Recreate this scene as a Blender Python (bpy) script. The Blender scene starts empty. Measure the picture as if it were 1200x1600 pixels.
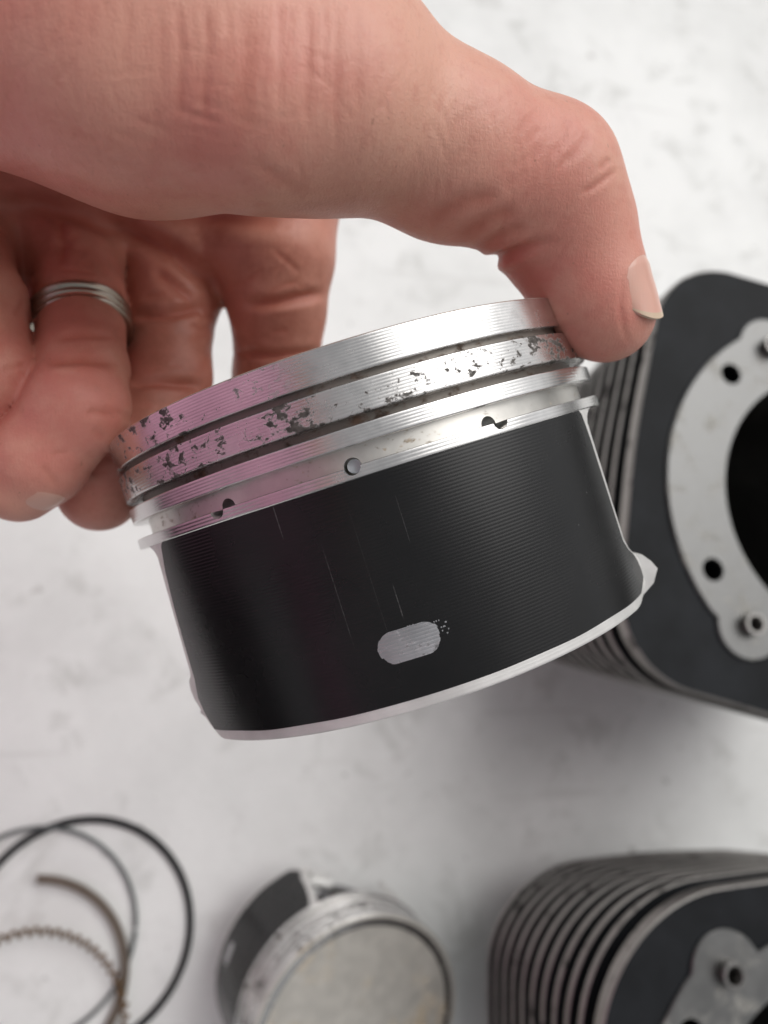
import bpy, math, random
import numpy as np
from mathutils import Matrix, Vector
random.seed(7); rng = np.random.default_rng(7)
R_ = math.radians
SC = bpy.context.scene
COL = SC.collection
MM = 0.001

# ------------------------------------------------------------------ camera
# camera frame: x right, y down, z forward, millimetres; F = focal length in photo pixels (1200 wide)
F = 1200.0
NAD = (350.0, 1080.0)                       # where straight down falls in the photo
U = np.array([(NAD[0]-600)/F, (NAD[1]-800)/F, 1.0]); U /= np.linalg.norm(U)
H = 430.0                                   # camera height over the table top
EX = np.array([1.0, 0, 0]) - U*U[0]; EX /= np.linalg.norm(EX)
EZ = -U; EY = np.cross(EZ, EX)
M3 = np.array([EX, EY, EZ])                 # camera frame -> world
CAMPOS = np.array([0, 0, H])
def c2w(p): return (np.asarray(p, float) @ M3.T) + CAMPOS
def ray(px, py): return np.array([(px-600)/F, (py-800)/F, 1.0])
def P(px, py, d): return ray(px, py)*d      # camera frame point at depth d
def at(px, py, h):                          # world point (mm) on the horizontal plane h
    r = M3 @ ray(px, py); t = (h-H)/r[2]
    return CAMPOS + r*t
cam = bpy.data.cameras.new('camera'); camo = bpy.data.objects.new('camera', cam); COL.objects.link(camo)
cam.sensor_fit = 'AUTO'; cam.sensor_width = 36; cam.lens = F/1600*36
cam.clip_start = 0.01; cam.clip_end = 100
cm = Matrix.Identity(4)
cx, cy, cz = M3@np.array([1,0,0]), M3@np.array([0,-1,0]), M3@np.array([0,0,-1])
for i in range(3):
    cm[i][0], cm[i][1], cm[i][2], cm[i][3] = cx[i], cy[i], cz[i], CAMPOS[i]*MM
camo.matrix_world = cm
cam.dof.use_dof = True; cam.dof.focus_distance = 0.119; cam.dof.aperture_fstop = 13.0
SC.camera = camo

# ------------------------------------------------------------------ light
SUN_EL, SUN_AZ = 54, 42                     # elevation, azimuth clockwise from +Y (degrees)
w = bpy.data.worlds.new('World'); SC.world = w; w.use_nodes = True
nt = w.node_tree; bg = nt.nodes['Background']
sky = nt.nodes.new('ShaderNodeTexSky'); sky.sky_type = 'NISHITA'; sky.sun_disc = False
sky.sun_elevation = R_(SUN_EL); sky.sun_rotation = R_(SUN_AZ); sky.dust_density = 4; sky.air_density = 1.0
hs = nt.nodes.new('ShaderNodeHueSaturation'); hs.inputs['Saturation'].default_value = 0.07
nt.links.new(sky.outputs[0], hs.inputs['Color']); nt.links.new(hs.outputs[0], bg.inputs['Color'])
bg.inputs['Strength'].default_value = 0.105
sun = bpy.data.lights.new('sun', 'SUN'); sun.energy = 1.1; sun.angle = R_(58); sun.color = (1, .975, .94)
so = bpy.data.objects.new('sun', sun); COL.objects.link(so)
sd = Vector((math.sin(R_(SUN_AZ))*math.cos(R_(SUN_EL)), math.cos(R_(SUN_AZ))*math.cos(R_(SUN_EL)), math.sin(R_(SUN_EL))))
so.rotation_euler = sd.to_track_quat('Z', 'Y').to_euler(); so.location = (0.6, 0.7, 1.2)
SC.view_settings.view_transform = 'Standard'; SC.view_settings.look = 'None'
SC.view_settings.exposure = 0.08; SC.view_settings.gamma = 1

# ------------------------------------------------------------------ helpers
def new_mesh(name, v, f, mats, parent=None, smooth=True, midx=None, mat=None):
    me = bpy.data.meshes.new(name)
    v = np.asarray(v, float)*MM
    me.from_pydata(v.tolist(), [], [tuple(int(i) for i in q) for q in f])
    for m in (mats if isinstance(mats, (list, tuple)) else [mats]): me.materials.append(m)
    if midx is not None: me.polygons.foreach_set('material_index', np.asarray(midx, dtype=np.int32))
    me.polygons.foreach_set('use_smooth', np.full(len(me.polygons), smooth))
    me.update()
    o = bpy.data.objects.new(name, me); COL.objects.link(o)
    if parent is not None: o.parent = parent
    if mat is not None: o.matrix_world = mat
    return o
def sharp(o, deg=35):
    me = o.data
    me.set_sharp_from_angle(angle=R_(deg))
def empty(name, label=None, cat=None, group=None, mat=None):
    o = bpy.data.objects.new(name, None); COL.objects.link(o); o.empty_display_size = .02
    tag(o, label, cat, group)
    if mat is not None: o.matrix_world = mat
    return o
def tag(o, label=None, cat=None, group=None, kind=None):
    if label: o['label'] = label
    if cat: o['category'] = cat
    if group: o['group'] = group
    if kind: o['kind'] = kind
    return o
def copy_tree(o, parent=None):
    c = o.copy(); COL.objects.link(c)
    if parent is not None: c.parent = parent
    for ch in list(o.children): copy_tree(ch, c)
    return c
def lathe(prof, th0=-180, th1=180, n=240):
    """revolve (r, z) profile; angle 0 faces -Y, positive to +X"""
    prof = np.asarray(prof, float); closed = abs((th1-th0)-360) < 1e-6
    cols = n if closed else n+1
    th = np.radians(th0 + (th1-th0)*np.arange(cols)/n)
    v = np.zeros((len(prof), cols, 3))
    v[:, :, 0] = prof[:, :1]*np.sin(th); v[:, :, 1] = -prof[:, :1]*np.cos(th); v[:, :, 2] = prof[:, 1:]
    f = []
    for i in range(len(prof)-1):
        for j in range(n):
            a = i*cols+j; b = i*cols+(j+1) % cols
            f.append((a, a+cols, b+cols, b))
    return v.reshape(-1, 3), f
def grid_faces(nr, nc, flip=False, base=0):
    f = []
    for i in range(nr-1):
        for j in range(nc-1):
            a = base+i*nc+j
            q = (a, a+nc, a+nc+1, a+1)
            f.append(q[::-1] if flip else q)
    return f
def scallop(z0, z1, r, pitch, amp, sub=5):
    """rows (r, z) from z0 down/up to z1 with turned tool marks"""
    n = max(1, round(abs(z1-z0)/pitch)); out = []
    for k in range(n*sub+1):
        t = k/(n*sub); ph = (k % sub)/sub
        d = amp*(abs(2*ph-1)**1.6*-1)        # cusps point inwards between rounded ridges
        out.append((r+d, z0+(z1-z0)*t))
    return out
def boolean_cut(o, cutters):
    for c in cutters:
        m = o.modifiers.new('b', 'BOOLEAN'); m.operation = 'DIFFERENCE'; m.object = c; m.solver = 'EXACT'
    bpy.context.view_layer.update()
    dg = bpy.context.evaluated_depsgraph_get()
    me = bpy.data.meshes.new_from_object(o.evaluated_get(dg))
    o.modifiers.clear(); old = o.data; me.name = old.name; o.data = me; bpy.data.meshes.remove(old)
def cyl_mesh(p0, p1, r, n=32, caps=True):
    p0, p1 = np.asarray(p0, float), np.asarray(p1, float)
    ax = (p1-p0)/np.linalg.norm(p1-p0); t = np.array([0, 0, 1.]) if abs(ax[2]) < .9 else np.array([1., 0, 0])
    e1 = np.cross(ax, t); e1 /= np.linalg.norm(e1); e2 = np.cross(ax, e1)
    th = np.arange(n)/n*2*np.pi; ring = np.outer(np.cos(th), e1)*r+np.outer(np.sin(th), e2)*r
    v = np.vstack([p0+ring, p1+ring]); f = [(j, (j+1) % n, n+(j+1) % n, n+j) for j in range(n)]
    if caps: f += [tuple(range(n))[::-1], tuple(range(n, 2*n))]
    return v, f

# ------------------------------------------------------------------ materials
class NT:
    def __init__(s, name):
        s.m = bpy.data.materials.new(name); s.m.use_nodes = True; s.t = s.m.node_tree
        s.b = s.t.nodes['Principled BSDF']; s.co = None
    def n(s, typ, ins=None, **kw):
        x = s.t.nodes.new(typ)
        for k, v in kw.items(): setattr(x, k, v)
        for k, v in (ins or {}).items():
            if hasattr(v, 'is_output'): s.t.links.new(v, x.inputs[k])
            else: x.inputs[k].default_value = v
        return x
    def obj(s, scale=(1, 1, 1), rot=(0, 0, 0)):
        if s.co is None: s.co = s.n('ShaderNodeTexCoord').outputs['Object']
        return s.n('ShaderNodeMapping', {'Vector': s.co, 'Scale': scale, 'Rotation': rot}).outputs[0]
    def noise(s, scale, detail=4, rough=.55, vec=None, dist=0.0):
        return s.n('ShaderNodeTexNoise', {'Vector': vec if vec is not None else s.obj(), 'Scale': scale, 'Detail': detail, 'Roughness': rough, 'Distortion': dist}).outputs[0]
    def ramp(s, fac, stops, interp='LINEAR'):
        r = s.n('ShaderNodeValToRGB', {'Fac': fac}); cr = r.color_ramp; cr.interpolation = interp
        while len(cr.elements) < len(stops): cr.elements.new(.5)
        for e, (p, c) in zip(cr.elements, stops):
            e.position = p; e.color = c if len(c) == 4 else (*c, 1)
        return r.outputs[0]
    def step(s, fac, a, b):
        return s.n('ShaderNodeMapRange', {'Value': fac, 'From Min': a, 'From Max': b, 'To Min': 0., 'To Max': 1.}, interpolation_type='SMOOTHSTEP').outputs[0]
    def math(s, op, a, b=0.0):
        return s.n('ShaderNodeMath', {0: a, 1: b}, operation=op).outputs[0]
    def mix(s, fac, a, b):
        x = s.n('ShaderNodeMix', {0: fac}, data_type='RGBA')
        for i, v in ((6, a), (7, b)):
            if hasattr(v, 'is_output'): s.t.links.new(v, x.inputs[i])
            else: x.inputs[i].default_value = (*v, 1) if len(v) == 3 else v
        return x.outputs[2]
    def bump(s, h, dist, strength=1.0, prev=None):
        i = {'Height': h, 'Distance': dist, 'Strength': strength}
        if prev is not None: i['Normal'] = prev
        return s.n('ShaderNodeBump', i).outputs[0]
    def sep(s):
        if s.co is None: s.obj()
        return s.n('ShaderNodeSeparateXYZ', {0: s.co}).outputs
    def set(s, **kw):
        for k, v in kw.items():
            k = k.replace('_', ' ')
            if hasattr(v, 'is_output'): s.t.links.new(v, s.b.inputs[k])
            else: s.b.inputs[k].default_value = (*v, 1) if isinstance(v, tuple) and len(v) == 3 and 'Radius' not in k else v
        return s

def metal(name, col, rough, stain=None, thr=.6, sscale=220, stainc=(.06, .055, .05), low=None, met0=1.0, soft=.05):
    t = NT(name)
    n1 = t.noise(140, 5, .6); n2 = t.noise(900, 3)
    c = t.mix(t.step(n1, .3, .75), tuple(x*.82 for x in col), col)
    r = t.math('ADD', t.math('MULTIPLY', n1, .18), rough-.09)
    met = met0
    if stain:
        s1 = t.noise(sscale, 9, .66, vec=t.obj((1, 1, 1.5)), dist=.25); s2 = t.noise(90, 3, .55)
        k = t.math('ADD', s1, t.math('MULTIPLY', t.math('SUBTRACT', s2, .5), .5))
        m = t.step(k, thr-.01, thr+soft)
        if low is not None: m = t.math('MULTIPLY', m, low(t))
        c = t.mix(m, c, t.mix(t.step(n2, .3, .7), stainc, tuple(x*2.6 for x in stainc)))
        r = t.math('ADD', r, t.math('MULTIPLY', m, .3)); met = t.math('SUBTRACT', met0, t.math('MULTIPLY', m, .55*met0))
    t.set(Base_Color=c, Roughness=r, Metallic=met, Normal=t.bump(n2, .00002, .35))
    return t.m
M_alu = metal('turned_aluminium', (.80, .79, .78), .24)
M_land = metal('carbon_stained_aluminium', (.78, .77, .76), .24, True, .575, 450, (.06, .057, .053), low=lambda t: t.math('MAXIMUM', t.step(t.math('MULTIPLY', t.sep()[0], -1.), .004, .02), .15))
M_land2 = metal('heavily_stained_aluminium', (.76, .75, .74), .26, True, .540, 470, (.050, .046, .042), soft=.055)
M_patch = metal('worn_through_aluminium', (.66, .66, .68), .36, True, .57, 900, (.16, .16, .165), soft=.10)
M_edge = metal('machined_edge_aluminium', (.80, .79, .77), .5, met0=.45)
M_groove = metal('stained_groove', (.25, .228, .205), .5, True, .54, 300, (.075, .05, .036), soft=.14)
M_oilgr = metal('oil_groove_aluminium', (.72, .70, .66), .36, True, .61, 600, (.24, .205, .16), soft=.12)
M_inner = metal('cast_aluminium_inside', (.25, .25, .26), .55)
M_crown = metal('carbon_tanned_crown', (.70, .67, .61), .42, True, .50, 26, (.30, .255, .19), met0=.5, soft=.20)
M_hole = metal('drilled_hole_metal', (.86, .90, .95), .7)
M_fin_edge = metal('bare_fin_edge', (.42, .40, .38), .5, True, .6, 120, (.08, .075, .07))
M_gasket = metal('bare_gasket_face', (.20, .20, .197), .46, True, .50, 90, (.18, .175, .16), soft=.28)
M_ringsteel = metal('ring_steel', (.30, .29, .28), .36)
M_silver = metal('silver_band', (.46, .43, .37), .3)

def mat_coating():
    t = NT('black_skirt_coating'); x, y, z = t.sep()
    n1 = t.noise(60, 4); n2 = t.noise(1500, 2)
    c = t.mix(t.step(n1, .3, .8), (.0055, .0055, .006), (.010, .010, .0105))
    th = t.math('ARCTAN2', x, t.math('MULTIPLY', y, -1.0))
    tot = None
    for t0, zc, zl, wd, amt in ((-.205, -.0205, .009, .0012, .30), (-.09, -.020, .012, .0009, .16), (.06, -.0125, .004, .0011, .28), (-.03, -.024, .003, .0016, .45), (-.32, -.0075, .003, .0018, .45), (.33, -.017, .006, .0008, .1)):
        d = t.math('ABSOLUTE', t.math('SUBTRACT', th, t0)); a = t.math('SUBTRACT', 1.0, t.step(d, wd*.4, wd))
        e = t.math('SUBTRACT', 1.0, t.step(t.math('ABSOLUTE', t.math('SUBTRACT', z, zc)), zl*.6, zl))
        m = t.math('MULTIPLY', t.math('MULTIPLY', a, e), t.math('MULTIPLY', t.step(n2, .15, .8), amt*.5))
        tot = m if tot is None else t.math('MAXIMUM', tot, m)
    spk = t.step(t.noise(650, 2), .78, .80)
    c = t.mix(t.math('MAXIMUM', tot, t.math('MULTIPLY', spk, .25)), c, (.55, .54, .53))
    t.set(Base_Color=c, Roughness=t.math('ADD', t.math('MULTIPLY', n1, .14), .20), Normal=t.bump(n2, .000012, .4))
    t.b.inputs['Specular IOR Level'].default_value = .42
    return t.m
M_coat = mat_coating()

def mat_black(name, base, rough, b=.0004):
    t = NT(name); n1 = t.noise(45, 6, .6); n2 = t.noise(900, 4)
    c = t.mix(t.step(n1, .35, .75), base, tuple(x*1.9 for x in base))
    t.set(Base_Color=c, Roughness=rough, Normal=t.bump(n2, b*.25, .6)); t.b.inputs['Specular IOR Level'].default_value = .16; return t.m
M_black = mat_black('black_fin_paint', (.0085, .0095, .011), .6)
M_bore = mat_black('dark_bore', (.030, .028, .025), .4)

def mat_table():
    t = NT('white_painted_top')
    a = t.noise(9, 6, .62); b = t.noise(30, 7, .68, dist=.5); d = t.noise(3, 3); g = t.noise(210, 5, .65)
    c = t.mix(t.step(a, .40, .68), (.84, .845, .83), (.73, .735, .72))
    c = t.mix(t.math('MULTIPLY', t.step(b, .53, .68), .50), c, (.50, .50, .475))
    c = t.mix(t.math('MULTIPLY', t.step(d, .5, .7), .3), c, (.88, .89, .885))
    c = t.mix(t.math('MULTIPLY', t.step(g, .60, .74), .35), c, (.52, .51, .49))
    c = t.mix(t.math('MULTIPLY', t.step(t.noise(85, 3, .5), .69, .75), .55), c, (.33, .32, .30))
    st = t.n('ShaderNodeTexNoise', {'Vector': t.obj((6, 90, 1), (0, 0, .6)), 'Scale': 1., 'Detail': 4.}).outputs[0]
    c = t.mix(t.math('MULTIPLY', t.step(st, .64, .70), .25), c, (.55, .54, .52))
    t.set(Base_Color=c, Roughness=t.math('ADD', t.math('MULTIPLY', b, .35), .25), Normal=t.bump(t.math('ADD', b, t.math('MULTIPLY', g, .3)), .0014, .5))
    return t.m
M_table = mat_table()

def mat_skin():
    t = NT('skin')
    big = t.noise(24, 3, .5); mid = t.noise(95, 5, .6); fine = t.noise(900, 3, .6)
    c = t.mix(t.step(big, .36, .64), (.700, .375, .280), (.610, .225, .178))
    c = t.mix(t.math('MULTIPLY', t.step(mid, .42, .72), .45), c, (.72, .42, .31))
    c = t.mix(t.math('MULTIPLY', t.step(t.noise(260, 6, .7), .50, .72), .34), c, (.54, .20, .15))
    c = t.mix(t.math('MULTIPLY', t.step(t.noise(1500, 3, .6), .58, .70), .20), c, (.50, .22, .16))
    c = t.mix(t.math('MULTIPLY', t.step(t.noise(700, 2, .5, vec=t.obj((1.3, .9, 1), (0, 0, .8))), .73, .77), .45), c, (.30, .15, .10))
    # palm and finger pads: their shade painted in as a darker, redder tone
    palm_shade = t.n('ShaderNodeAttribute', attribute_name='palm').outputs['Fac']
    c = t.mix(t.math('MULTIPLY', palm_shade, t.math('ADD', .42, t.math('MULTIPLY', t.step(t.noise(75, 6, .7), .40, .66), .45))), c, (.42, .165, .115))
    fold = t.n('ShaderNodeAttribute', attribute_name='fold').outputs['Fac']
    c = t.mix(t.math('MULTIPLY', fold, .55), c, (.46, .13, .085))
    # fine criss-cross skin lines: stretched noises along two directions plus a faint cell pattern
    v1 = t.obj((2400, 300, 700)); v2 = t.obj((520, 2500, 800), (0, 0, .45)); v3 = t.obj((700, 2200, 800), (0, 0, -.5))
    l1, l2, l3 = [t.n('ShaderNodeTexNoise', {'Vector': v, 'Scale': 1., 'Detail': 3., 'Roughness': .6}).outputs[0] for v in (v1, v2, v3)]
    wob = t.n('ShaderNodeTexNoise', {'Vector': t.obj(), 'Scale': 260., 'Detail': 2.}).outputs[1]
    vv = t.n('ShaderNodeVectorMath', {0: t.obj((1.25, .8, 1), (0, 0, .3)), 1: t.n('ShaderNodeVectorMath', {0: wob, 'Scale': .0022}, operation='SCALE').outputs[0]}, operation='ADD').outputs[0]
    vo = t.n('ShaderNodeTexVoronoi', {'Vector': vv, 'Scale': 1250.}, feature='DISTANCE_TO_EDGE').outputs['Distance']
    h = t.math('ADD', t.math('MULTIPLY', l1, .45), t.math('ADD', t.math('MULTIPLY', t.math('ADD', l2, l3), .22), t.math('MULTIPLY', t.step(vo, 0., .22), .10)))
    c = t.mix(t.math('MULTIPLY', t.step(l1, .56, .72), .22), c, (.50, .215, .165))
    nb = t.bump(t.math('ADD', h, t.math('MULTIPLY', t.noise(2300, 2, .5), .35)), .00015, .85)
    nb = t.bump(mid, .0006, .16, nb)
    t.set(Base_Color=c, Roughness=t.math('ADD', t.math('MULTIPLY', fine, .25), .33), Normal=nb)
    t.b.inputs['Subsurface Weight'].default_value = .14
    t.b.inputs['Subsurface Radius'].default_value = (1.0, .38, .22)
    t.b.inputs['Subsurface Scale'].default_value = .0022
    t.b.inputs['Specular IOR Level'].default_value = .45
    return t.m
M_skin = mat_skin()
def mat_nail():
    t = NT('nail'); n = t.noise(120, 3)
    c = t.mix(n, (.72, .43, .34), (.66, .35, .28))
    t.set(Base_Color=c, Roughness=.28, Normal=t.bump(t.noise(400, 2, vec=t.obj((6, .6, 1))), .0001, .3))
    t.b.inputs['Subsurface Weight'].default_value = .3; t.b.inputs['Subsurface Radius'].default_value = (1, .5, .4)
    t.b.inputs['Subsurface Scale'].default_value = .0012
    return t.m
M_nail = mat_nail()
def mat_nail_edge():
    t = NT('nail_free_edge'); t.set(Base_Color=(.62, .47, .34), Roughness=.4); return t.m
M_nailtip = mat_nail_edge()

# ------------------------------------------------------------------ table
TT = []
nx = 40
tv = [(-440+1840*i/nx, -1400+2800*j/nx, 0) for j in range(nx+1) for i in range(nx+1)]
tag(new_mesh('tabletop', tv, grid_faces(nx+1, nx+1, True), M_table), kind='structure')

# ------------------------------------------------------------------ piston
RP = 48.0
def interp(tab, z):
    tab = np.asarray(tab); return np.interp(z, tab[:, 0], tab[:, 1])
IN_R = [(4.5, 49.6), (4.9, 51.3), (5.6, 52.0), (10, 52.7), (28.7, 53.6), (30.5, 55), (32, 57.4), (33.3, 58.8), (35, 59.9), (36.7, 59.8), (38.7, 54.6)]
IN_L = [(4.5, -48.6), (4.9, -50.4), (5.6, -51.3), (10, -53.4), (17, -55.2), (29.8, -57.0), (31.5, -58), (33.2, -58.9), (36, -57.6), (38.7, -54.8)]
OUT_R = [(4.5, 62), (5.2, 58), (6.1, 56), (7.2, 54.9), (28.5, 55.4), (30.5, 56.6), (32, 58.8), (32.8, 61.), (33.6, 63.5), (35, 64.5), (38, 62.5), (40.45, 53.2)]
OUT_L = [(4.5, -62), (5.2, -58.8), (6.1, -57), (7.2, -56.3), (17.3, -58.2), (28.6, -60.2), (29.6, -61.5), (30.6, -64.6), (32.4, -66.5), (34, -65.5), (36, -61.2), (38, -58), (40.45, -53.4)]
def cyl_pt(r, th, z):                       # z measured down from the third land's lower edge
    th = np.radians(th)
    return np.stack([r*np.sin(th), -r*np.cos(th), -np.asarray(z)*np.ones_like(th)], -1)
def build_piston():
    root = empty('piston')
    # crown: top disc with chamfered rim and a valve relief dish
    prof = [(.01, 14.3), (20, 14.35), (34, 14.5), (43.5, 15.0), (46.6, 15.25), (47.5, 15.30), (47.75, 15.2), (47.6, 13), (40, 10)]
    new_mesh('crown', *lathe(prof, n=160), M_crown, root)
    # lands
    def land(z0, z1, r, m, rin=43.0, name='ring_land'):
        pr = [(rin, -z0), (r-.25, -z0), (r-.03, -z0-.12)]
        pr += scallop(-z0-.14, -z1+.14, r, .5, .016)
        pr += [(r-.03, -z1+.12), (r-.25, -z1), (rin, -z1)]
        o = new_mesh(name, *lathe(pr, n=300), m, root); sharp(o, 40); return o
    land(-15.2, -10.1, RP-.05, M_land); land(-9.0, -4.17, RP-.02, M_land2); land(-2.8, 0, RP, M_alu)
    # grooves
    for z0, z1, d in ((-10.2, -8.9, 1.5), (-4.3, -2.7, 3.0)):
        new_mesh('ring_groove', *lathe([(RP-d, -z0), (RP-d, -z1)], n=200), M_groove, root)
    og = new_mesh('oil_ring_groove', *lathe([(38, .1), (RP-2.9, .1), (RP-2.9, -2.9), (RP-2.9, -4.9), (38, -4.9)], n=200), M_oilgr, root)
    vi = og.data; 
    # lower band: full ring under the oil groove
    pr = [(44, -2.95), (RP+.02, -2.95), (RP+.2, -3.05)] + scallop(-3.07, -4.7, RP+.22, .5, .016) + [(RP+.05, -4.85), (44, -5.0), (44, -2.95)]
    band = new_mesh('skirt_band', *lathe(pr, n=240), M_alu, root)
    # drilled drain holes
    cut = []
    for th in (-2.4, 26.9, -30.2):
        a = cyl_pt(36., np.array(th), 2.85); b = cyl_pt(54., np.array(th), 2.85)
        v, f = cyl_mesh(a, b, 1.38, 28); cut.append(new_mesh('hole_cutter', v, f, M_hole))
    # close the meshes for the boolean
    def solid(o, prof, n):
        v, f = lathe(prof+[prof[0]], n=n); me = bpy.data.meshes.new(o.name); 
        k = len(prof); v = v[:k*n]; f = [tuple(i % (k*n) for i in q) for q in f]
        me.from_pydata((v*MM).tolist(), [], [tuple(int(i) for i in q) for q in f]); me.materials.append(o.data.materials[0])
        me.polygons.foreach_set('use_smooth', np.full(len(me.polygons), True)); old = o.data; o.data = me; bpy.data.meshes.remove(old)
    solid(og, [(38, .1), (RP-2.9, .1), (RP-2.9, -2.9), (RP-2.9, -4.9), (38, -4.9)], 200)
    solid(band, pr[:-1], 240)
    for o in (og, band):
        boolean_cut(o, cut); sharp(o, 40)
    for c in cut: bpy.data.objects.remove(c)
    for th in (-2.4, 26.9, -30.2):
        dr = 42.0 if abs(th) < 5 else 40.2
        a = cyl_pt(dr, np.array(th), 2.85); b = cyl_pt(dr+.5, np.array(th), 2.85)
        if abs(th) < 5: a, b = cyl_pt(42.6, np.array(th+.22), 2.80), cyl_pt(43.1, np.array(th+.22), 2.80)
        v, f = cyl_mesh(a, b, 1.12 if abs(th) < 5 else 1.9, 24); new_mesh('drain_hole', v, f, M_hole, root, smooth=False)
    # skirts, front and back
    for k, sgn in enumerate((1, -1)):
        rows = [(r, -z) for r, z in scallop(-4.6, -40.3, RP, .55, .014, 4)] + [(RP-.12, 40.45)]
        nc = 64; V = []
        for r, z in rows:
            a, b = interp(OUT_L, z), interp(OUT_R, z); ins = max(0, 0)
            u = np.linspace(0, 1, nc); th = a+(b-a)*u
            edge = np.minimum(u, 1-u); rr = r-.28*np.clip(1-edge/.02, 0, 1)
            V.append(cyl_pt(rr, th, z))
        nr = len(rows); Vo = np.array(V).reshape(-1, 3)
        V = []
        for r, z in rows:
            a, b = interp(OUT_L, z)+.6, interp(OUT_R, z)-.6
            th = a+(b-a)*np.linspace(0, 1, nc); V.append(cyl_pt(RP-3.2+0*th, th, z))
        Vi = np.array(V).reshape(-1, 3); N = len(Vo)
        f = grid_faces(nr, nc, False)+grid_faces(nr, nc, True, N)
        for i in range(nr-1):
            for j, fl in ((0, 1), (nc-1, 0)):
                q = (i*nc+j, (i+1)*nc+j, N+(i+1)*nc+j, N+i*nc+j); f.append(q[::-1] if fl else q)
        for j in range(nc-1):
            i = nr-1; f.append((i*nc+j, N+i*nc+j, N+i*nc+j+1, i*nc+j+1))
        sk = new_mesh('skirt', np.vstack([Vo, Vi]), f, M_edge, root); sharp(sk, 40)
        crow = [(r+.07, -z) for r, z in scallop(-4.5, -38.7, RP, .55, .0135, 5)]
        V = []
        jl = rng.normal(0, .05, len(crow)); 
        for i, (r, z) in enumerate(crow):
            a, b = interp(IN_L, z), interp(IN_R, z); th = a+(b-a)*np.linspace(0, 1, 60)
            zz = z+(.06*np.sin(th*7.1)+.05*np.sin(th*17.3+1) if i in (0, len(crow)-1) else 0)
            V.append(cyl_pt(r+0*th, th, zz))
        ct = new_mesh('skirt_coating', np.array(V).reshape(-1, 3), grid_faces(len(crow), 60), M_coat, sk)
        # worn patch: bare streaks left on each ridge
        V, f = [], []; sub = 5; p0 = -4.5; n = round(34.2/.55); pit = 34.2/n
        for q in range(n):
            zc = 4.5+(q+.5)*pit
            if abs(zc-30.4) > 2.6: continue
            m = 14; j0, j1 = rng.normal(0, .13), abs(rng.normal(0, .30))*(1.5 if zc < 30.4 else .3)
            def ext(zz): return (2.35+2.3*math.sqrt(max(0, 1-((zz-30.4)/2.45)**2)))/.838 if abs(zz-30.4) < 2.45 else 0
            base = len(V); hh = pit*.5; zs = np.linspace(zc-hh, zc+hh, 7)
            zs = np.clip(zs, 30.4-2.44, 30.4+2.44)
            for zz, dr in zip(zs, (-.016, -.004, 0, .004, 0, -.004, -.016)):
                e = ext(zz); V += list(cyl_pt(RP+.088+dr+np.zeros(m), np.linspace(-e-2.1+j0, e-2.1+j1, m), zz))
            f += grid_faces(7, m, False, base)
            if zc < 31.2:
                for g in rng.random(3)*1.6:
                    t0 = ext(zc)-2.1+j1+.15+g; base = len(V)
                    for zz, dr in ((zc-.11, -.004), (zc, .002), (zc+.11, -.004)): V += list(cyl_pt(RP+.088+dr+np.zeros(3), np.linspace(t0, t0+.12+rng.random()*.16, 3), zz))
                    f += grid_faces(3, 3, False, base)
        new_mesh('worn_patch', V, f, M_patch, sk)
        if sgn < 0:
            for o in (sk,): o.rotation_euler = (0, 0, math.pi)
    # inner web and pin bosses between the skirts
    for s in (-1, 1):
        v, f = cyl_mesh((s*17, 0, -24), (s*36, 0, -24), 15, 40); 
        pb = new_mesh('pin_boss', v, f, M_inner, root); sharp(pb)
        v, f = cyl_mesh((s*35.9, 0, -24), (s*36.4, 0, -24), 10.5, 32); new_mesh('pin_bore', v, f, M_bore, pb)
        w0 = []
        for y in (-28, 28):
            for x in (s*27, s*30):
                for z in (-4, -38): w0.append((x, y, z))
        f = [(0, 1, 3, 2), (4, 6, 7, 5), (0, 4, 5, 1), (2, 3, 7, 6), (0, 2, 6, 4), (1, 5, 7, 3)]
        new_mesh('side_web', w0, f if s > 0 else [q[::-1] for q in f], M_inner, root, smooth=False)
        # lug at the foot of the skirt, running front to back
        pts = [(40.0, -31.6), (42.6, -32.9), (43.9, -34.6), (44.6, -36.2), (43.2, -38.5), (40.5, -40.2), (38, -40.2), (37.5, -33)]
        v = [(s*(x if s > 0 else x-2.6), y, z) for y in (-23.5, -7) for x, z in pts]; n = len(pts)
        f = [tuple(range(n)), tuple(range(n, 2*n))[::-1]]+[(j, n+j, n+(j+1) % n, (j+1) % n) for j in range(n)]
        if s < 0: f = [q[::-1] for q in f]
        lg = new_mesh('skirt_lug', v, f, M_edge, root, smooth=False)
    v, f = lathe([(30, -5), (38, -4.5), (43, -4.9)], n=100); new_mesh('underside', v, f, M_inner, root)
    return root
def piston_frame(p):
    o = np.array(p[:3]); a = np.array([np.sin(p[3])*np.cos(p[4]), np.cos(p[3])*np.cos(p[4]), np.sin(p[4])])
    f = np.array([0, 0, -1.]); f -= a*(f@a); f /= np.linalg.norm(f); s = np.cross(f, a)
    return o, s, -f, -a
def mat_from(o, ex, ey, ez):                # columns in world, origin in mm world
    m = Matrix.Identity(4)
    for i in range(3): m[i][0], m[i][1], m[i][2], m[i][3] = ex[i], ey[i], ez[i], o[i]*MM
    return m
PP = (-4.27467, -11.68331, 160.89405, 0.305949, 0.0359667)
po, ps, pf, pa = piston_frame(PP)
piston = build_piston()
piston.matrix_world = mat_from(c2w(po), M3@ps, M3@pf, M3@pa)
tag(piston, 'black-skirted aluminium piston held up in the fingers of the hand', 'piston', 'engine pistons')

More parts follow.
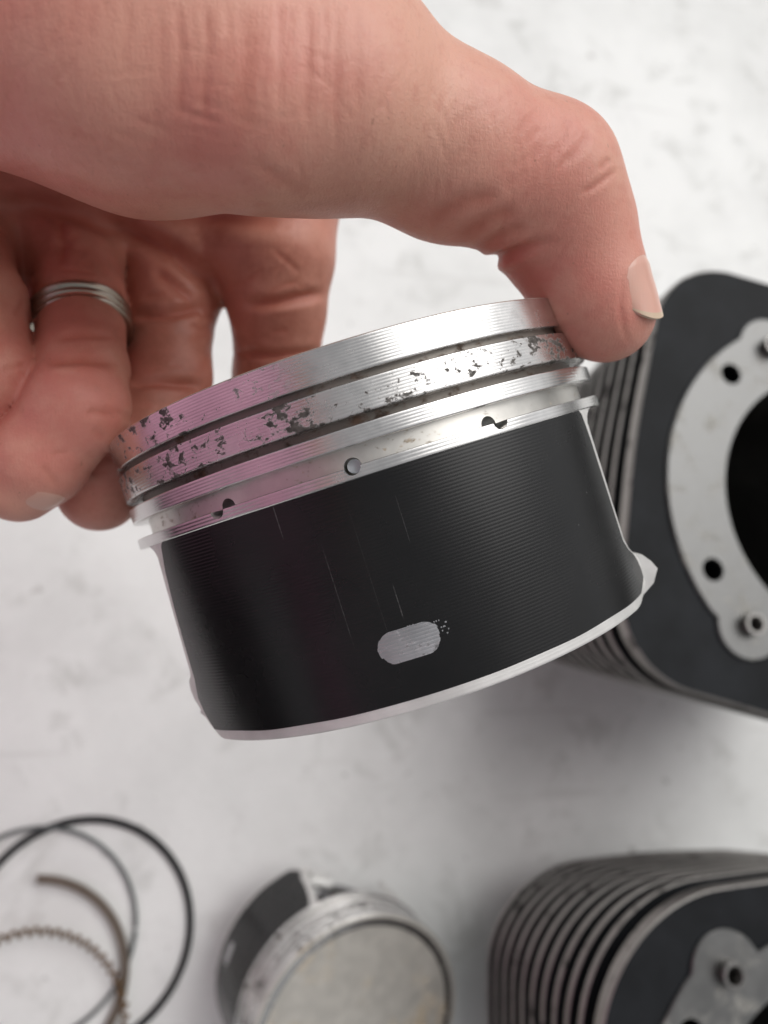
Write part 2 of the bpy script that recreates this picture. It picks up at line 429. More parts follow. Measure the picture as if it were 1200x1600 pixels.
# second piston on the table
p2 = copy_tree(piston)
tag(p2, 'piston standing crown up on the white tabletop beside the piston rings', 'piston', 'engine pistons')
def place_piston2():
    c = at(560, 1606, 66.)            # crown centre
    fa = R_(162)                            # skirt faces left and a little up
    lean = R_(20)
    ez = Vector((math.sin(lean)*.75, -math.sin(lean)*.66, math.cos(lean))).normalized()
    fr = Vector((math.cos(fa), math.sin(fa), 0)); fr = (fr-ez*fr.dot(ez)).normalized()
    ey = -fr; ex = ey.cross(ez)
    o = np.array(c)-np.array(ez)*15.3
    p2.matrix_world = mat_from(o, ex, ey, ez)
place_piston2()

# ------------------------------------------------------------------ finned cylinders
def outline(half_x, half_y, rc, bulge=3.0, n=28):
    pts = []
    cs = [(1, 1, 0), (-1, 1, 90), (-1, -1, 180), (1, -1, 270)]
    for sx, sy, a0 in cs:
        for k in range(n+1):
            a = R_(a0+90*k/n); pts.append((sx*(half_x-rc)+rc*math.cos(a), sy*(half_y-rc)+rc*math.sin(a)))
    out = []                                 # resample and bulge the straight sides
    P_ = np.array(pts+[pts[0]]); seg = np.linalg.norm(np.diff(P_, axis=0), axis=1); cum = np.r_[0, np.cumsum(seg)]
    t = np.linspace(0, cum[-1], 145)[:-1]; q = np.c_[np.interp(t, cum, P_[:, 0]), np.interp(t, cum, P_[:, 1])]
    ang = np.arctan2(q[:, 1]/half_y, q[:, 0]/half_x); b = 1+bulge/half_x*np.cos(2*ang)**2
    return q*b[:, None]
def ring_plate(out, inn, z0, z1, ch=.5):
    """plate with outer outline, round inner edge; returns verts, faces, material index (1 = rim)"""
    n = len(out); c = 1-ch/np.abs(out).max()
    L = [np.c_[inn, np.full(n, z1)], np.c_[out*c, np.full(n, z1)], np.c_[out, np.full(n, z1-ch)], np.c_[out, np.full(n, z0+ch)], np.c_[out*c, np.full(n, z0)], np.c_[inn, np.full(n, z0)]]
    f, mi = [], []
    for i in range(5):
        for j in range(n):
            f.append((i*n+j, (i+1)*n+j, (i+1)*n+(j+1) % n, i*n+(j+1) % n)); mi.append(1 if i in (1, 2, 3) else 0)
    return np.vstack(L), f, mi
BORE = 55.6; CH = 165.0
def disc_ring(n, r, a0=0):
    th = np.arange(n)/n*2*np.pi; return np.c_[r*np.cos(th), r*np.sin(th)]
def build_cylinder(rc=32.5, hx=92.3, hy=90):
    root = empty('engine_cylinder')
    base = outline(hx, hy, rc, 2.7); n = len(base)
    ang = np.arctan2(base[:, 1], base[:, 0]); inn = np.c_[np.cos(ang), np.sin(ang)]
    # top plate
    v, f, mi = ring_plate(base, inn*(BORE+3), CH-6.5, CH, .6)
    o = new_mesh('top_fin', v, f, [M_black, M_fin_edge], root, midx=mi); sharp(o, 30)
    nf = 10
    for k in range(nf):
        z = CH-16-k*11.0; s = np.array([1-.001*k, 1-.017*k])
        v, f, mi = ring_plate(base*s, inn*(BORE+8), z-1.5, z+1.5, .5)
        o = new_mesh('fin', v, f, [M_black, M_fin_edge], root, midx=mi); sharp(o, 30)
    pr = [(BORE+10, CH-6), (BORE+10, 42), (BORE+14, 41), (BORE+14, 34), (BORE+4, 33), (BORE+4, 0), (BORE, 0)]
    o = new_mesh('barrel', *lathe(pr[:4], n=96), M_black, root); sharp(o)
    o = new_mesh('spigot', *lathe(pr[3:], n=96), M_gasket, root); sharp(o)
    # bore liner
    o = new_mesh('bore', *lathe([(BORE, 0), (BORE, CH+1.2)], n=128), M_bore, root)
    # gasket face: lobed ring with bosses
    m = 360; th = np.arange(m)/m*360; r = np.full(m, 76.0)
    for a in (144, 213, 36, 324):
        pass
    def boss(r, a, rr, rb):
        d = np.abs((th-a+180) % 360-180); x = rr*np.cos(np.radians(d)); y = rr*np.sin(np.radians(d))
        hit = y < rb; br = np.where(hit & (d < 60), x+np.sqrt(np.maximum(rb*rb-y*y, 0)), 0)
        return np.maximum(r, br)
    dz = np.abs((th-180+180) % 360-180)
    r = np.where((np.abs((th % 180)-90) < 38), 70.0, 81.)
    kk = np.exp(-np.linspace(-3, 3, 13)**2/2); kk /= kk.sum()
    r = np.convolve(np.r_[r[-6:], r, r[:6]], kk, 'valid')
    for a in (125, 237, 55, 303): r = boss(r, a, 72, 13.5)
    outp = np.c_[r*np.cos(np.radians(th)), r*np.sin(np.radians(th))]; ip = np.c_[np.cos(np.radians(th)), np.sin(np.radians(th))]*(BORE)
    v, f, mi = ring_plate(outp, ip, CH-2, CH+1.4, .5)
    o = new_mesh('gasket_face', v, f, M_gasket, root); sharp(o, 30)
    cut = []
    for a in (144, 217, 36, 323):
        x, y = 71*math.cos(R_(a)), 71*math.sin(R_(a))
        v, f = cyl_mesh((x, y, CH-60), (x, y, CH+10), 4.6, 28); cut.append(new_mesh('hole_cutter', v, f, M_bore))
    for a in (125, 237):
        x, y = 72*math.cos(R_(a)), 72*math.sin(R_(a))
        v, f = cyl_mesh((x, y, CH-60), (x, y, CH+10), 4.4, 28); cut.append(new_mesh('hole_cutter', v, f, M_bore))
    plate = [c for c in root.children if c.name.startswith('top_fin')][0]
    v, f = o.data, None
    # close inner walls so that the boolean has solids
    import bmesh
    for ob in (o, plate):
        bm = bmesh.new(); bm.from_mesh(ob.data); bmesh.ops.bridge_loops(bm, edges=[e for e in bm.edges if e.is_boundary]); bmesh.ops.recalc_face_normals(bm, faces=bm.faces); bm.to_mesh(ob.data); bm.free()
        boolean_cut(ob, cut)
        ob.data.polygons.foreach_set('use_smooth', np.full(len(ob.data.polygons), True)); sharp(ob, 30)
    for c in cut: bpy.data.objects.remove(c)
    for a in (144, 217, 36, 323):
        x, y = 71*math.cos(R_(a)), 71*math.sin(R_(a))
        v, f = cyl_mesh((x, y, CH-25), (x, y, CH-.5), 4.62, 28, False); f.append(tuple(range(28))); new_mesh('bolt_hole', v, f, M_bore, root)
    for a in (125, 237):
        x, y = 72*math.cos(R_(a)), 72*math.sin(R_(a))
        v, f = lathe([(4.4, -12), (4.4, 5.2), (4.1, 5.5), (3.1, 5.5), (2.9, 5.2), (2.9, -12), (.01, -12)], n=32)
        v = v+np.array([x, y, CH]); d = new_mesh('dowel_sleeve', v, f, M_ringsteel, root); sharp(d)
    return root
CYL_GRP = 'finned engine cylinders standing on the tabletop'
c1 = build_cylinder()
tag(c1, 'black finned engine cylinder at the thumb, its bore cut off by the photo edge', 'engine cylinder', CYL_GRP)
c2 = build_cylinder(50, 89, 84)
tag(c2, 'black finned engine cylinder showing its stack of fins, beside the second piston', 'engine cylinder', CYL_GRP)
def place_cyl(c, px, py, rot):
    p = at(px, py, CH); c.location = (p[0]*MM, p[1]*MM, 0.0002); c.rotation_euler = (0, 0, R_(rot))
place_cyl(c1, 1318, 787.5, -12.3)
place_cyl(c2, 1335, 1800, 1.2)

# ------------------------------------------------------------------ piston rings on the table
def circle3(a, b, c):
    a, b, c = [np.array(q[:2]) for q in (a, b, c)]
    A = np.array([b-a, c-a])*2; B = np.array([b@b-a@a, c@c-a@a]); o = np.linalg.solve(A, B)
    return o, np.linalg.norm(a-o)
def flat_ring(name, pts, z, wr, wz, m, gap=None, label='', cat='piston ring', tilt=0):
    q = [at(x, y, z+wz/2) for x, y in pts]; o, R = circle3(*q)
    prof = np.array([(-wr/2, 0), (-wr/2, wz), (wr/2, wz), (wr/2, 0)])
    ch = .18
    prof = np.array([(-wr/2+ch, 0), (-wr/2, ch), (-wr/2, wz-ch), (-wr/2+ch, wz), (wr/2-ch, wz), (wr/2, wz-ch), (wr/2, ch), (wr/2-ch, 0)])
    a0, a1 = gap if gap else (200, 558.6); n = 160; k = len(prof)
    th = np.radians(np.linspace(a0, a1, n+1))
    V = []
    for t in th:
        zz = z+tilt*R*(1+math.cos(t-R_(60)))*.5
        for d, h in prof: V.append(((R+d)*math.cos(t), (R+d)*math.sin(t), zz+h))
    f = [(i*k+j, (i+1)*k+j, (i+1)*k+(j+1) % k, i*k+(j+1) % k) for i in range(n) for j in range(k)]
    f += [tuple(range(k)), tuple(range(n*k, n*k+k))[::-1]]
    ob = new_mesh(name, V, f, m); sharp(ob, 40); ob.location = (o[0]*MM, o[1]*MM, 0)
    tag(ob, label, cat); return ob, o, R
M_blackring = mat_black('black_oxide_ring', (.022, .022, .023), .4)
M_greyring = metal('dark_grey_ring_steel', (.20, .22, .22), .4)
M_brownring = metal('oil_browned_ring_steel', (.26, .22, .18), .45)
flat_ring('piston_ring', [(5, 1342), (200, 1290), (297, 1430)], .02, 3.6, 1.6, M_blackring, label='thick black piston ring, the largest loop among the loose rings')
flat_ring('piston_ring', [(10, 1304), (110, 1298), (211, 1420)], 1.65, 2.0, .8, M_greyring, (0, 359), 'thin grey piston ring crossing over the thick black one')
_, o3, R3 = flat_ring('piston_ring', [(62, 1374), (150, 1405), (195, 1500)], 2.5, 4.2, 1.4, M_brownring, (0, 300), 'brownish piston ring whose open end shows inside the other rings')
# open end of the brown ring falls at photo (58, 1373)
e = at(58, 1373, 3); b = bpy.data.objects['piston_ring.002']
b.rotation_euler = (0, 0, math.atan2(e[1]-o3[1], e[0]-o3[0])-R_(300))
def spring():
    q = [at(x, y, 5.5) for x, y in ((0, 1469), (95, 1459), (188, 1545))]; o, R = circle3(*q)
    turns = 56; per = 14; n = turns*per; ri = 1.45; wr = .9; V = []; k = 5
    for i in range(n):
        t = 2*np.pi*i/n; p = 2*np.pi*i/per
        c = np.array([(R+ri*math.cos(p))*math.cos(t), (R+ri*math.cos(p))*math.sin(t), 5.6+ri*math.sin(p)])
        er = np.array([math.cos(t)*math.cos(p), math.sin(t)*math.cos(p), math.sin(p)]); et = np.array([-math.sin(t), math.cos(t), 0])
        for j in range(k):
            a = 2*np.pi*j/k; V.append(c+wr*(math.cos(a)*er+math.sin(a)*et))
    N = n*k; f = [(i*k+j, ((i+1) % n)*k+j, ((i+1) % n)*k+(j+1) % k, i*k+(j+1) % k) for i in range(n) for j in range(k)]
    ob = new_mesh('expander_spring', V, f, metal('brassy_spring_wire', (.24, .145, .07), .45)); ob.location = (o[0]*MM, o[1]*MM, 0)
    tag(ob, 'brassy coil expander spring looped among the piston rings', 'spring')
spring()

# ------------------------------------------------------------------ hand
def closest(p, a, b, X):
    ab = b-a; t = np.clip(((X-a)@ab)/(ab@ab), 0, 1)
    return t, np.linalg.norm(X-(a+t[..., None]*ab), axis=-1)
HAND_H = 0.75
lo = np.array([-165., -100., 62.]); hi = np.array([62., 22., 206.])
dims = np.ceil((hi-lo)/HAND_H).astype(int)+1
S = np.full(dims, 30.0, np.float32)
ax_ = [lo[i]+HAND_H*np.arange(dims[i]) for i in range(3)]
def smin(a, b, k):
    h = np.clip(.5+.5*(b-a)/k, 0, 1); return b+(a-b)*h-k*h*(1-h)
def cone_sdf(a, b, ra, rb, X):
    ab = b-a; t = np.clip(((X-a)@ab)/(ab@ab), 0, 1); ts = t*t*(3-2*t)
    return np.linalg.norm(X-(a+t[..., None]*ab), axis=-1)-(ra+(rb-ra)*ts)
def region(pts, rs, pad):
    mn = np.min([p-r for p, r in zip(pts, rs)], 0)-pad; mx = np.max([p+r for p, r in zip(pts, rs)], 0)+pad
    i0 = np.clip(np.floor((mn-lo)/HAND_H).astype(int), 0, dims-1); i1 = np.clip(np.ceil((mx-lo)/HAND_H).astype(int)+1, 1, dims)
    sl = tuple(slice(i0[i], i1[i]) for i in range(3))
    X = np.stack(np.meshgrid(*[ax_[i][sl[i]] for i in range(3)], indexing='ij'), -1).astype(np.float32)
    return sl, X
def chain(nodes, kin=2.5, squash=None):
    """one finger as a chain of cones (px, py, depth, radius); returns slice and field"""
    pts = [P(*q[:3]) for q in nodes]; rs = [q[3] for q in nodes]
    sl, X = region(pts, rs, 14); D = None
    for i in range(len(pts)-1):
        d = cone_sdf(pts[i], pts[i+1], rs[i], rs[i+1], X)
        D = d if D is None else smin(D, d, kin)
    return sl, D
def add(part, k):
    sl, D = part; S[sl] = smin(S[sl], D, k) if k > 0 else np.minimum(S[sl], D)
# fingers: (photo x, photo y, depth mm, radius mm)
pinky = [(-70, 340, 170, 9.5), (-26, 470, 149, 7.8), (-22, 580, 141, 8.2), (-90, 690, 142, 7)]
ring_f = [(120, 380, 175, 10), (126, 470, 163, 9.0), (128, 580, 149, 8.5), (122, 636, 143, 9.0), (62, 718, 143, 8.5), (30, 755, 144, 7.4)]
middle = [(270, 380, 184, 11.5), (266, 480, 178, 10.2), (262, 590, 171, 9.4), (215, 690, 160, 9.4), (155, 765, 158, 8.6)]
index = [(440, 300, 176, 13), (437, 400, 175, 11.6), (435, 480, 178, 10.8), (432, 590, 184, 10), (420, 700, 192, 9)]
thumb = [(330, 60, 118, 23.0), (510, 140, 119, 16.6), (700, 235, 125, 13.2), (846, 287, 132, 12.3), (884, 365, 136, 11.0), (926, 460, 137, 9.1), (950, 494, 137, 8.0)]
palm = [(-260, 60, 152, 30), (60, 180, 172, 21), (300, 255, 181, 16)]
palm2 = [(60, 180, 177, 20), (50, 330, 181, 14), (250, 345, 186, 13.5), (430, 300, 181, 13)]
thenar = [(-300, -100, 128, 27), (0, -15, 122, 24), (230, 55, 119, 24.5), (410, 88, 118, 19)]
thenar_edge = [(-300, -60, 113, 14), (0, 52, 110, 12), (230, 150, 109, 12), (400, 172, 109, 12.2), (520, 166, 111, 12)]
heel = [(-520, -60, 140, 27), (-250, -60, 138, 28), (80, -150, 150, 30), (390, -45, 150, 20)]
knuckle = [(-5, 420, 172, 9.5), (95, 420, 178, 10)]
back = [(30, 430, 182, 10), (45, 640, 172, 9)]
web = [(290, 392, 185, 11), (425, 395, 178, 11)]
fore = [(-1500, -120, 130, 34), (-700, -60, 136, 31), (-260, -40, 140, 29)]
for part, k in ((palm, 0), (palm2, 10), (web, 6), (knuckle, 6), (back, 5), (heel, 16), (fore, 16)): add(chain(part, 12), k)
PALM = S.copy()
for part, k in ((index, 8), (middle, 7), (ring_f, 6), (pinky, 6)):   # each finger flows into the palm, neighbours stay apart
    sl, D = chain(part, 2.5); S[sl] = np.minimum(S[sl], smin(PALM[sl], D, k))
add(chain(thenar, 10), 7); add(chain(thenar_edge, 6), 9); add(chain(thumb, 5), 7)

def surface_nets(S, lo, h):
    s = S < 0; nx, ny, nz = S.shape
    cnt = np.zeros((nx-1, ny-1, nz-1), np.int8)
    for i in (0, 1):
        for j in (0, 1):
            for k in (0, 1): cnt += s[i:nx-1+i, j:ny-1+j, k:nz-1+k]
    act = (cnt > 0) & (cnt < 8); idx = -np.ones(act.shape, np.int64); I = np.argwhere(act); idx[act] = np.arange(len(I))
    acc = np.zeros((len(I), 3)); num = np.zeros(len(I))
    cor = [(i, j, k) for i in (0, 1) for j in (0, 1) for k in (0, 1)]
    vals = {c: S[I[:, 0]+c[0], I[:, 1]+c[1], I[:, 2]+c[2]] for c in cor}
    for a in cor:
        for axis in range(3):
            if a[axis] == 0:
                b = list(a); b[axis] = 1; b = tuple(b); va, vb = vals[a], vals[b]
                m = (va < 0) != (vb < 0); t = np.where(m, va/np.where(m, va-vb, 1), 0)
                p = np.array(a, float)[None]+t[:, None]*(np.array(b)-np.array(a))[None]
                acc[m] += p[m]; num[m] += 1
    V = lo+h*(I+acc/num[:, None]); Fs = []
    for axis in range(3):
        sh = [slice(None)]*3; s0 = list(sh); s1 = list(sh); s0[axis] = slice(0, -1); s1[axis] = slice(1, None)
        E = np.argwhere(s[tuple(s0)] != s[tuple(s1)]); u, v = [q for q in range(3) if q != axis]
        ok = (E[:, u] > 0) & (E[:, v] > 0) & (E[:, u] < S.shape[u]-1) & (E[:, v] < S.shape[v]-1); E = E[ok]
        q = []
        for du, dv in ((-1, -1), (0, -1), (0, 0), (-1, 0)):
            c = E.copy(); c[:, u] += du; c[:, v] += dv; q.append(idx[c[:, 0], c[:, 1], c[:, 2]])
        q = np.stack(q, 1); inside = s[E[:, 0], E[:, 1], E[:, 2]]
        flip = inside if axis != 1 else ~inside
        q[~flip] = q[~flip][:, ::-1]; Fs.append(q)
    return V, np.vstack(Fs)
HV, HF = surface_nets(S, lo, HAND_H)
HF = HF[(HF >= 0).all(1)]
def vnormals(V, Fq):
    n = np.cross(V[Fq[:, 2]]-V[Fq[:, 0]], V[Fq[:, 3]]-V[Fq[:, 1]]); N = np.zeros_like(V)
    for i in range(4):
        for c in range(3): N[:, c] += np.bincount(Fq[:, i], n[:, c], len(V))
    return N/np.maximum(np.linalg.norm(N, axis=1), 1e-9)[:, None]
def smooth(V, Fq, it, lam=.5):
    e = np.vstack([Fq[:, [i, (i+1) % 4]] for i in range(4)]); e = np.unique(np.sort(e, 1), axis=0)
    deg = np.bincount(e.ravel(), minlength=len(V)).astype(float)
    for _ in range(it):
        A = np.zeros_like(V)
        for c in range(3): A[:, c] = np.bincount(e[:, 0], V[e[:, 1], c], len(V))+np.bincount(e[:, 1], V[e[:, 0], c], len(V))
        V = V+lam*(A/np.maximum(deg, 1)[:, None]-V)
    return V
HV = smooth(HV, HF, 4)
def subdivide(V, Fq):
    e = np.vstack([Fq[:, [i, (i+1) % 4]] for i in range(4)]); es, inv = np.unique(np.sort(e, 1), axis=0, return_inverse=True); inv = inv.ravel()
    n = len(V); ne = len(es); m = len(Fq); E = V[es].mean(1); C = V[Fq].mean(1)
    ei = inv.reshape(4, m)+n; ci = np.arange(m)+n+ne
    Fn = np.vstack([np.stack([Fq[:, i], ei[i], ci, ei[(i+3) % 4]], 1) for i in range(4)])
    return np.vstack([V, E, C]), Fn
HV, HF = subdivide(HV, HF); HV = smooth(HV, HF, 3)
HN = vnormals(HV, HF)
PXY = np.c_[600+F*HV[:, 0]/HV[:, 2], 800+F*HV[:, 1]/HV[:, 2]]
facing = -(HN*HV).sum(1)/np.linalg.norm(HV, axis=1)
FOLD = np.zeros(len(HV))
def crease(poly, depth, width, dmin=0, dmax=400, lift=.25, face=-.1, open0=False):
    """press a wrinkle along a photo-space polyline; width in mm"""
    poly = np.array(poly, float); best = np.full(len(HV), 1e9); tpos = np.zeros(len(HV)); L = 0
    sel = np.where((facing > face) & (HV[:, 2] > dmin) & (HV[:, 2] < dmax) & (PXY[:, 0] > poly[:, 0].min()-40) & (PXY[:, 0] < poly[:, 0].max()+40) & (PXY[:, 1] > poly[:, 1].min()-40) & (PXY[:, 1] < poly[:, 1].max()+40))[0]
    q = PXY[sel]; bd = np.full(len(sel), 1e9); bt = np.zeros(len(sel)); tot = np.linalg.norm(np.diff(poly, axis=0), axis=1).sum()
    for a, b in zip(poly[:-1], poly[1:]):
        ab = b-a; l = np.linalg.norm(ab); t = np.clip(((q-a)@ab)/(l*l), 0, 1); d = np.linalg.norm(q-(a+t[:, None]*ab), axis=1)
        m = d < bd; bd[m] = d[m]; bt[m] = (L+t[m]*l)/tot; L += l
    d = bd*HV[sel, 2]/F; fade = np.clip(np.minimum(1. if open0 else bt*4, (1-bt)*(1.3 if open0 else 4)), .0, 1); fade = fade*fade*(3-2*fade)
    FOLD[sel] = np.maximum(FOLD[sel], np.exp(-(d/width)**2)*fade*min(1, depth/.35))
    off = (-depth*np.exp(-(d/width)**2)+depth*lift*np.exp(-((d-2*width)/(1.2*width))**2))*fade
    HV[sel] += HN[sel]*off[:, None]
# thumb folds and knuckle wrinkles
TH = dict(dmin=70, dmax=150)
crease([(752, 412), (775, 404), (805, 392), (840, 381), (880, 372)], 1.1, .9, lift=.4, face=-.55, open0=True, **TH)
crease([(705, 378), (760, 345), (815, 325)], .35, 1.3, **TH)
crease([(655, 352), (720, 318), (790, 300)], .30, 1.4, **TH)
crease([(735, 392), (785, 365), (830, 350)], .3, 1.0, **TH)
crease([(905, 306), (926, 293), (945, 279), (966, 262)], .24, .55, **TH)
crease([(880, 262), (905, 232), (922, 200)], .18, .7, **TH)
crease([(862, 250), (880, 215), (890, 180)], .15, .6, **TH)
crease([(935, 268), (955, 245)], .2, .6, **TH)
for k in range(9):
    x = 800+rng.random()*120; y = 190+rng.random()*80
    crease([(x-14, y+16), (x+14, y-16)], .07, .45, **TH)
crease([(990, 418), (974, 440), (968, 475), (974, 515), (986, 546)], .09, .5, face=.0, lift=.6, **TH)
# faint lines over the ball of the thumb
for x, a, d, wd in ((282, 205, .22, 1.0), (322, 215, .26, .9), (300, 160, .12, .7), (385, 235, .35, 2.6), (440, 190, .15, .8), (484, 220, .22, .9), (530, 260, .15, .8), (355, 150, .12, .7), (250, 160, .1, .8), (560, 200, .13, .9), (200, 120, .1, .8), (505, 150, .1, .6)):
    crease([(x-4, -10), (x+2+rng.normal(0, 3), a*.3), (x+rng.normal(0, 4), a*.65), (x+rng.normal(0, 6), a)], d*.6, wd*.62, **TH)
crease([(392, 235), (412, 262), (440, 285), (480, 302)], .14, .9, **TH)
for k in range(14):
    x = 40+rng.random()*360; y = 150+rng.random()*150
    crease([(x, y), (x+40, y+10+x*.02), (x+90, y+24+x*.02)], .06, .5, **TH)
# palm creases
PL = dict(dmin=135, dmax=260)
crease([(-20, 316), (60, 322), (130, 335), (205, 362), (270, 395), (330, 440), (372, 486)], 2.4, 2.2, **PL)
crease([(235, 418), (275, 448), (312, 478)], 1.0, 1.4, **PL)
crease([(200, 494), (262, 490), (330, 478)], 1.3, 1.2, **PL)
crease([(375, 478), (440, 470), (515, 456)], 1.2, 1.2, **PL)
crease([(90, 335), (100, 380), (92, 420)], .5, 1.0, **PL)
crease([(195, 600), (250, 596), (320, 604)], 1.2, 1.0, **PL)
crease([(365, 548), (430, 556), (515, 548)], .8, 1.0, **PL)
crease([(70, 300), (220, 330), (380, 345), (500, 345)], .6, 2.0, **PL)
crease([(62, 566), (130, 562), (190, 568)], .6, .9, **PL)
crease([(55, 648), (110, 640), (160, 646), (200, 650)], .22, .8, **PL)
crease([(80, 530), (130, 524), (180, 528)], .3, .8, **PL)
# many short faint skin lines following the flexion of the thumb and the palm
for k in range(150):
    x = 560+rng.random()*330; y0 = 60+(x-560)*.42; y = y0+rng.random()*(250-(x-560)*.1); a = 1.05+rng.normal(0, .35) if x > 700 else 1.45+rng.normal(0, .3)
    l = 12+rng.random()*26; cx_, sy_ = math.cos(a), -math.sin(a)
    crease([(x-l*cx_, y-l*sy_), (x+rng.normal(0, 2), y+rng.normal(0, 2)), (x+l*cx_, y+l*sy_)], .02+.03*rng.random(), .32+.2*rng.random(), **TH)
for k in range(110):
    x = rng.random()*540; y = rng.random()*300; a = 1.5+rng.normal(0, .25) if rng.random() < .6 else rng.normal(.2, .4)
    l = 14+rng.random()*40; cx_, sy_ = math.cos(a), -math.sin(a)
    crease([(x-l*cx_, y-l*sy_), (x+rng.normal(0, 2), y+rng.normal(0, 2)), (x+l*cx_, y+l*sy_)], .02+.03*rng.random(), .3+.25*rng.random(), **TH)
for k in range(60):
    x = rng.random()*500; y = 330+rng.random()*430; a = rng.normal(0, .5); l = 10+rng.random()*26; cx_, sy_ = math.cos(a), -math.sin(a)
    crease([(x-l*cx_, y-l*sy_), (x, y+rng.normal(0, 2)), (x+l*cx_, y+l*sy_)], .08+.12*rng.random(), .45+.3*rng.random(), **PL)
HV = HV+.5*(smooth(HV, HF, 1)-HV)
hm = Matrix.Identity(4)
for i in range(3):
    for j in range(3): hm[i][j] = M3[i, j]
    hm[i][3] = CAMPOS[i]*MM
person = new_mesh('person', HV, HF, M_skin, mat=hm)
pm_ = person.data.attributes.new('palm', 'FLOAT', 'POINT'); pm_.data.foreach_set('value', np.clip((HV[:, 2]-138)/14, 0, 1).astype(np.float32))  # painted-shade mask, growing with depth from the camera
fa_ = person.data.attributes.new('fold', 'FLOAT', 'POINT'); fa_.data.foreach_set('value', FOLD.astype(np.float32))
tag(person, 'bare left hand reaching in from the top left, thumb and fingers gripping the piston', 'person')

def sdf_at(p):                               # trilinear read of the hand field
    g = (np.asarray(p)-lo)/HAND_H; i = np.clip(np.floor(g).astype(int), 0, dims-2); fr = g-i; v = 0
    for a in (0, 1):
        for b in (0, 1):
            for c in (0, 1):
                v += S[i[0]+a, i[1]+b, i[2]+c]*(fr[0] if a else 1-fr[0])*(fr[1] if b else 1-fr[1])*(fr[2] if c else 1-fr[2])
    return v
def nail(name, base, tip, width, normal, m_tip=.14, thick=.5, lift=.15, parent=person, wrap=1.0, crv=.9):
    """curved nail plate from base to tip (camera frame mm), domed about its long axis, laid on the hand"""
    base, tip = np.array(base, float), np.array(tip, float); ax = tip-base; L = np.linalg.norm(ax); ax /= L
    nrm = np.array(normal, float); nrm -= ax*(nrm@ax); nrm /= np.linalg.norm(nrm); side = np.cross(ax, nrm)
    nr, nc = 25, 17; out = []
    def skin(p):
        q = p+nrm*13.
        for _ in range(200):
            d = sdf_at(q)
            if d < .02: break
            q = q-nrm*max(d*.7, .03)
        return (q-p)@nrm
    Hm = np.zeros((nr, nc)); T2 = np.zeros((nr, nc))
    for i in range(nr):
        t = i/(nr-1)
        for j in range(nc):
            sc = -1+2*j/(nc-1); wd = width/2*(.90+.10*min(1, t*2.2))
            T2[i, j] = t+(1-t)**3*.16*(sc*sc)-(t**4)*.36*abs(sc)**2.6          # rounded root and free edge
            Hm[i, j] = skin(base+ax*L*min(T2[i, j], .62)+side*wd*sc)
    core = Hm[:, nc//2]; k0 = (nr-1)*.62
    for j in range(nc):                      # past the fingertip pad the plate runs on straight
        sl_ = (Hm[int(k0), j]-Hm[int(k0)-8, j])/8
        for i in range(int(k0)+1, nr): Hm[i, j] = Hm[int(k0), j]+sl_*(i-int(k0))*1.25
    sc_ = np.linspace(-1, 1, nc); lowest = core[:, None]-width*.42*(1-np.sqrt(1-.85*sc_**2))[None]
    Hm = np.maximum(Hm, lowest)
    for _ in range(6):
        Hm[1:-1] = .5*Hm[1:-1]+.25*(Hm[2:]+Hm[:-2]); Hm[:, 1:-1] = .5*Hm[:, 1:-1]+.25*(Hm[:, 2:]+Hm[:, :-2])
    for i in range(nr):
        t = i/(nr-1)
        for j in range(nc):
            sc = -1+2*j/(nc-1); wd = width/2*(.90+.10*min(1, t*2.2))
            out.append(base+ax*L*T2[i, j]+side*wd*sc+nrm*(Hm[i, j]+lift-.42*sc**6-.45*max(0, 1-t*6)))
    out = np.array(out); inn = out-nrm*thick; n = len(out)
    f = grid_faces(nr, nc, True)+grid_faces(nr, nc, False, n)
    mi = [1 if (i/(nr-1)) > 1-m_tip else 0 for i in range(nr-1) for j in range(nc-1)]*2
    ed = [i*nc for i in range(nr)]+[(nr-1)*nc+j for j in range(1, nc)]+[i*nc+nc-1 for i in range(nr-2, -1, -1)]+[j for j in range(nc-2, 0, -1)]
    for a, b in zip(ed, ed[1:]+ed[:1]): f.append((a, b, b+n, a+n)); mi.append(1 if out[a] @ ax > (base+ax*L*(1-m_tip)) @ ax else 0)
    o = new_mesh(name, np.vstack([out, inn]), f, [M_nail, M_nailtip], midx=mi, mat=hm)
    o.parent = parent; o.matrix_parent_inverse = parent.matrix_world.inverted(); sharp(o, 50)
    return o
bpy.context.view_layer.update()
nail('thumbnail', P(919, 432, 137), P(953, 531, 137), 12.0, (.70, -.25, -.67), .09, lift=.27)
nail('fingernail', P(66, 716, 143), P(24, 770, 145), 8.0, (.38, .80, -.42), .12, lift=.1)

# ring worn on the ring finger
a, b = P(126, 470, 161), P(126, 580, 148); fx = (b-a)*np.array([1, 1, .62]); fx /= np.linalg.norm(fx)
prof = []
for z0, z1 in ((-2.7, -.9), (-.9, .9), (.9, 2.7)):
    for k in range(7): t = k/6; prof.append((9.65+.75*math.sin(math.pi*t)**.7 if 0 < t < 1 else 9.65, z0+(z1-z0)*t))
prof = [(8.6, -2.7)]+prof+[(8.6, 2.7), (8.6, -2.7)]
v, f = lathe(prof, n=72)
s1 = np.cross(fx, [0, 0, 1.]); s1 /= np.linalg.norm(s1); s2 = np.cross(fx, s1)
cen = P(126, 506, 159.6)
v = cen+v[:, :1]*s1+v[:, 1:2]*s2+v[:, 2:]*fx
rg = new_mesh('finger_ring', v, f, M_silver, mat=hm); sharp(rg, 60)
tag(rg, 'silver three-banded ring worn on the ring finger of the hand', 'ring')

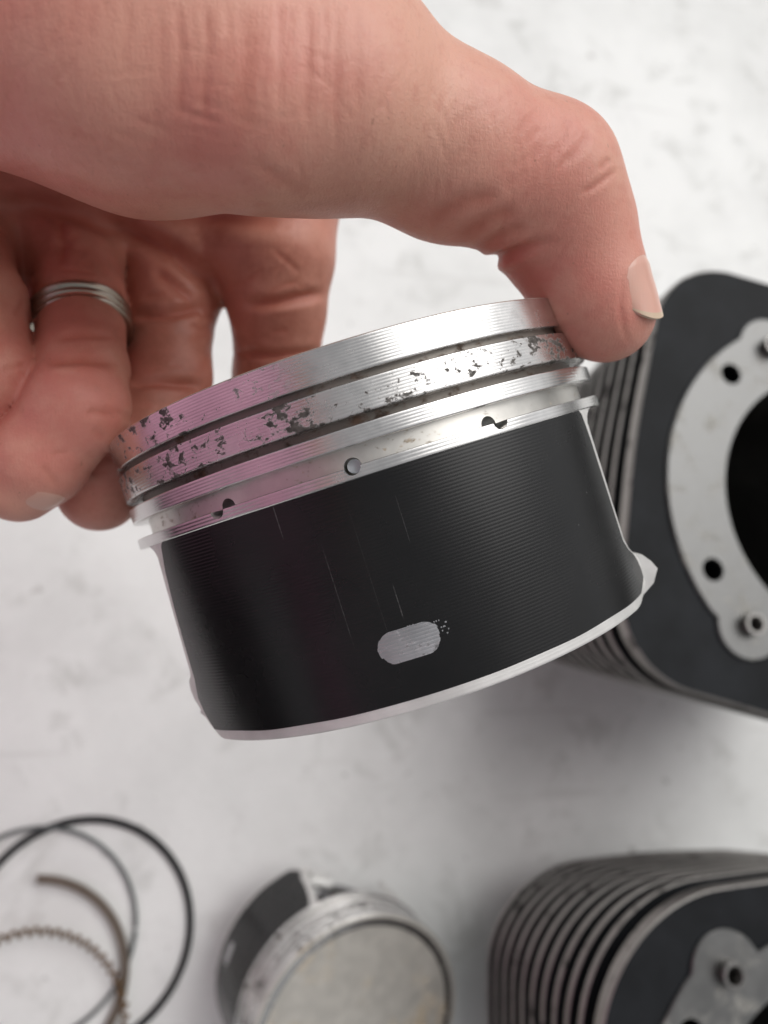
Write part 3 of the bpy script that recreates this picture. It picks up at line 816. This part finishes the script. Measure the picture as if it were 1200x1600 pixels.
# the photographer's shirt: torso and long sleeve beyond the left edge of the frame
def field_mesh(name, chains, h, lo_, hi_, m, parent, k=30):
    global S, lo, HAND_H, dims, ax_
    keep = (S, lo, HAND_H, dims, ax_)
    lo = np.array(lo_, float); HAND_H = h; dims = np.ceil((np.array(hi_)-lo)/h).astype(int)+1
    S = np.full(dims, 300., np.float32); ax_ = [lo[i]+h*np.arange(dims[i]) for i in range(3)]
    X = np.stack(np.meshgrid(*ax_, indexing='ij'), -1)
    for nodes in chains:
        D = None
        for a, b in zip(nodes[:-1], nodes[1:]):
            d = cone_sdf(np.array(a[:3], float), np.array(b[:3], float), a[3], b[3], X); D = d if D is None else smin(D, d, 20)
        S = smin(S, D, k)
    V, Fq = surface_nets(S, lo, h); Fq = Fq[(Fq >= 0).all(1)]; V = smooth(V, Fq, 3)
    S, lo, HAND_H, dims, ax_ = keep
    o = new_mesh(name, V, Fq, m, mat=hm); o.parent = parent; o.matrix_parent_inverse = parent.matrix_world.inverted(); return o
def mat_cloth():
    t = NT('pink_cotton'); n = t.noise(14, 4); t.set(Base_Color=t.mix(n, (.72, .38, .52), (.66, .33, .47)), Roughness=.85, Normal=t.bump(n, .01, .5)); return t.m
M_cloth = mat_cloth()
field_mesh('shirt', [[(-690, 60, 180, 150), (-650, 30, -60, 175), (-540, 20, -340, 195), (-400, 30, -520, 165)],
                     [(-560, -140, -300, 80), (-540, -190, -60, 62), (-400, -80, 100, 50), (-140, -10, 136, 37)], [(-470, 190, -420, 90), (-330, 330, -260, 66), (-120, 320, -120, 50)]], 12, (-900, -340, -760), (-60, 460, 360), M_cloth, person)
field_mesh('head', [[(-330, 40, -560, 60), (-235, 45, -580, 86)], [(-235, 45, -580, 84), (-200, 48, -520, 62)], [(-185, 45, -560, 14), (-150, 46, -535, 13)], [(-240, -45, -560, 14), (-240, -52, -585, 16)], [(-240, 135, -560, 14), (-240, 142, -585, 16)]], 9, (-480, -120, -740), (-60, 220, -380), M_skin, person, 14)  # unseen head, added with the hair and leaning chest to block overhead sky
field_mesh('hair', [[(-285, 45, -590, 88), (-250, 45, -622, 90), (-225, 45, -632, 74)]], 9, (-480, -120, -760), (-60, 220, -380), mat_black('dark_hair', (.03, .02, .015), .6), person, 14)
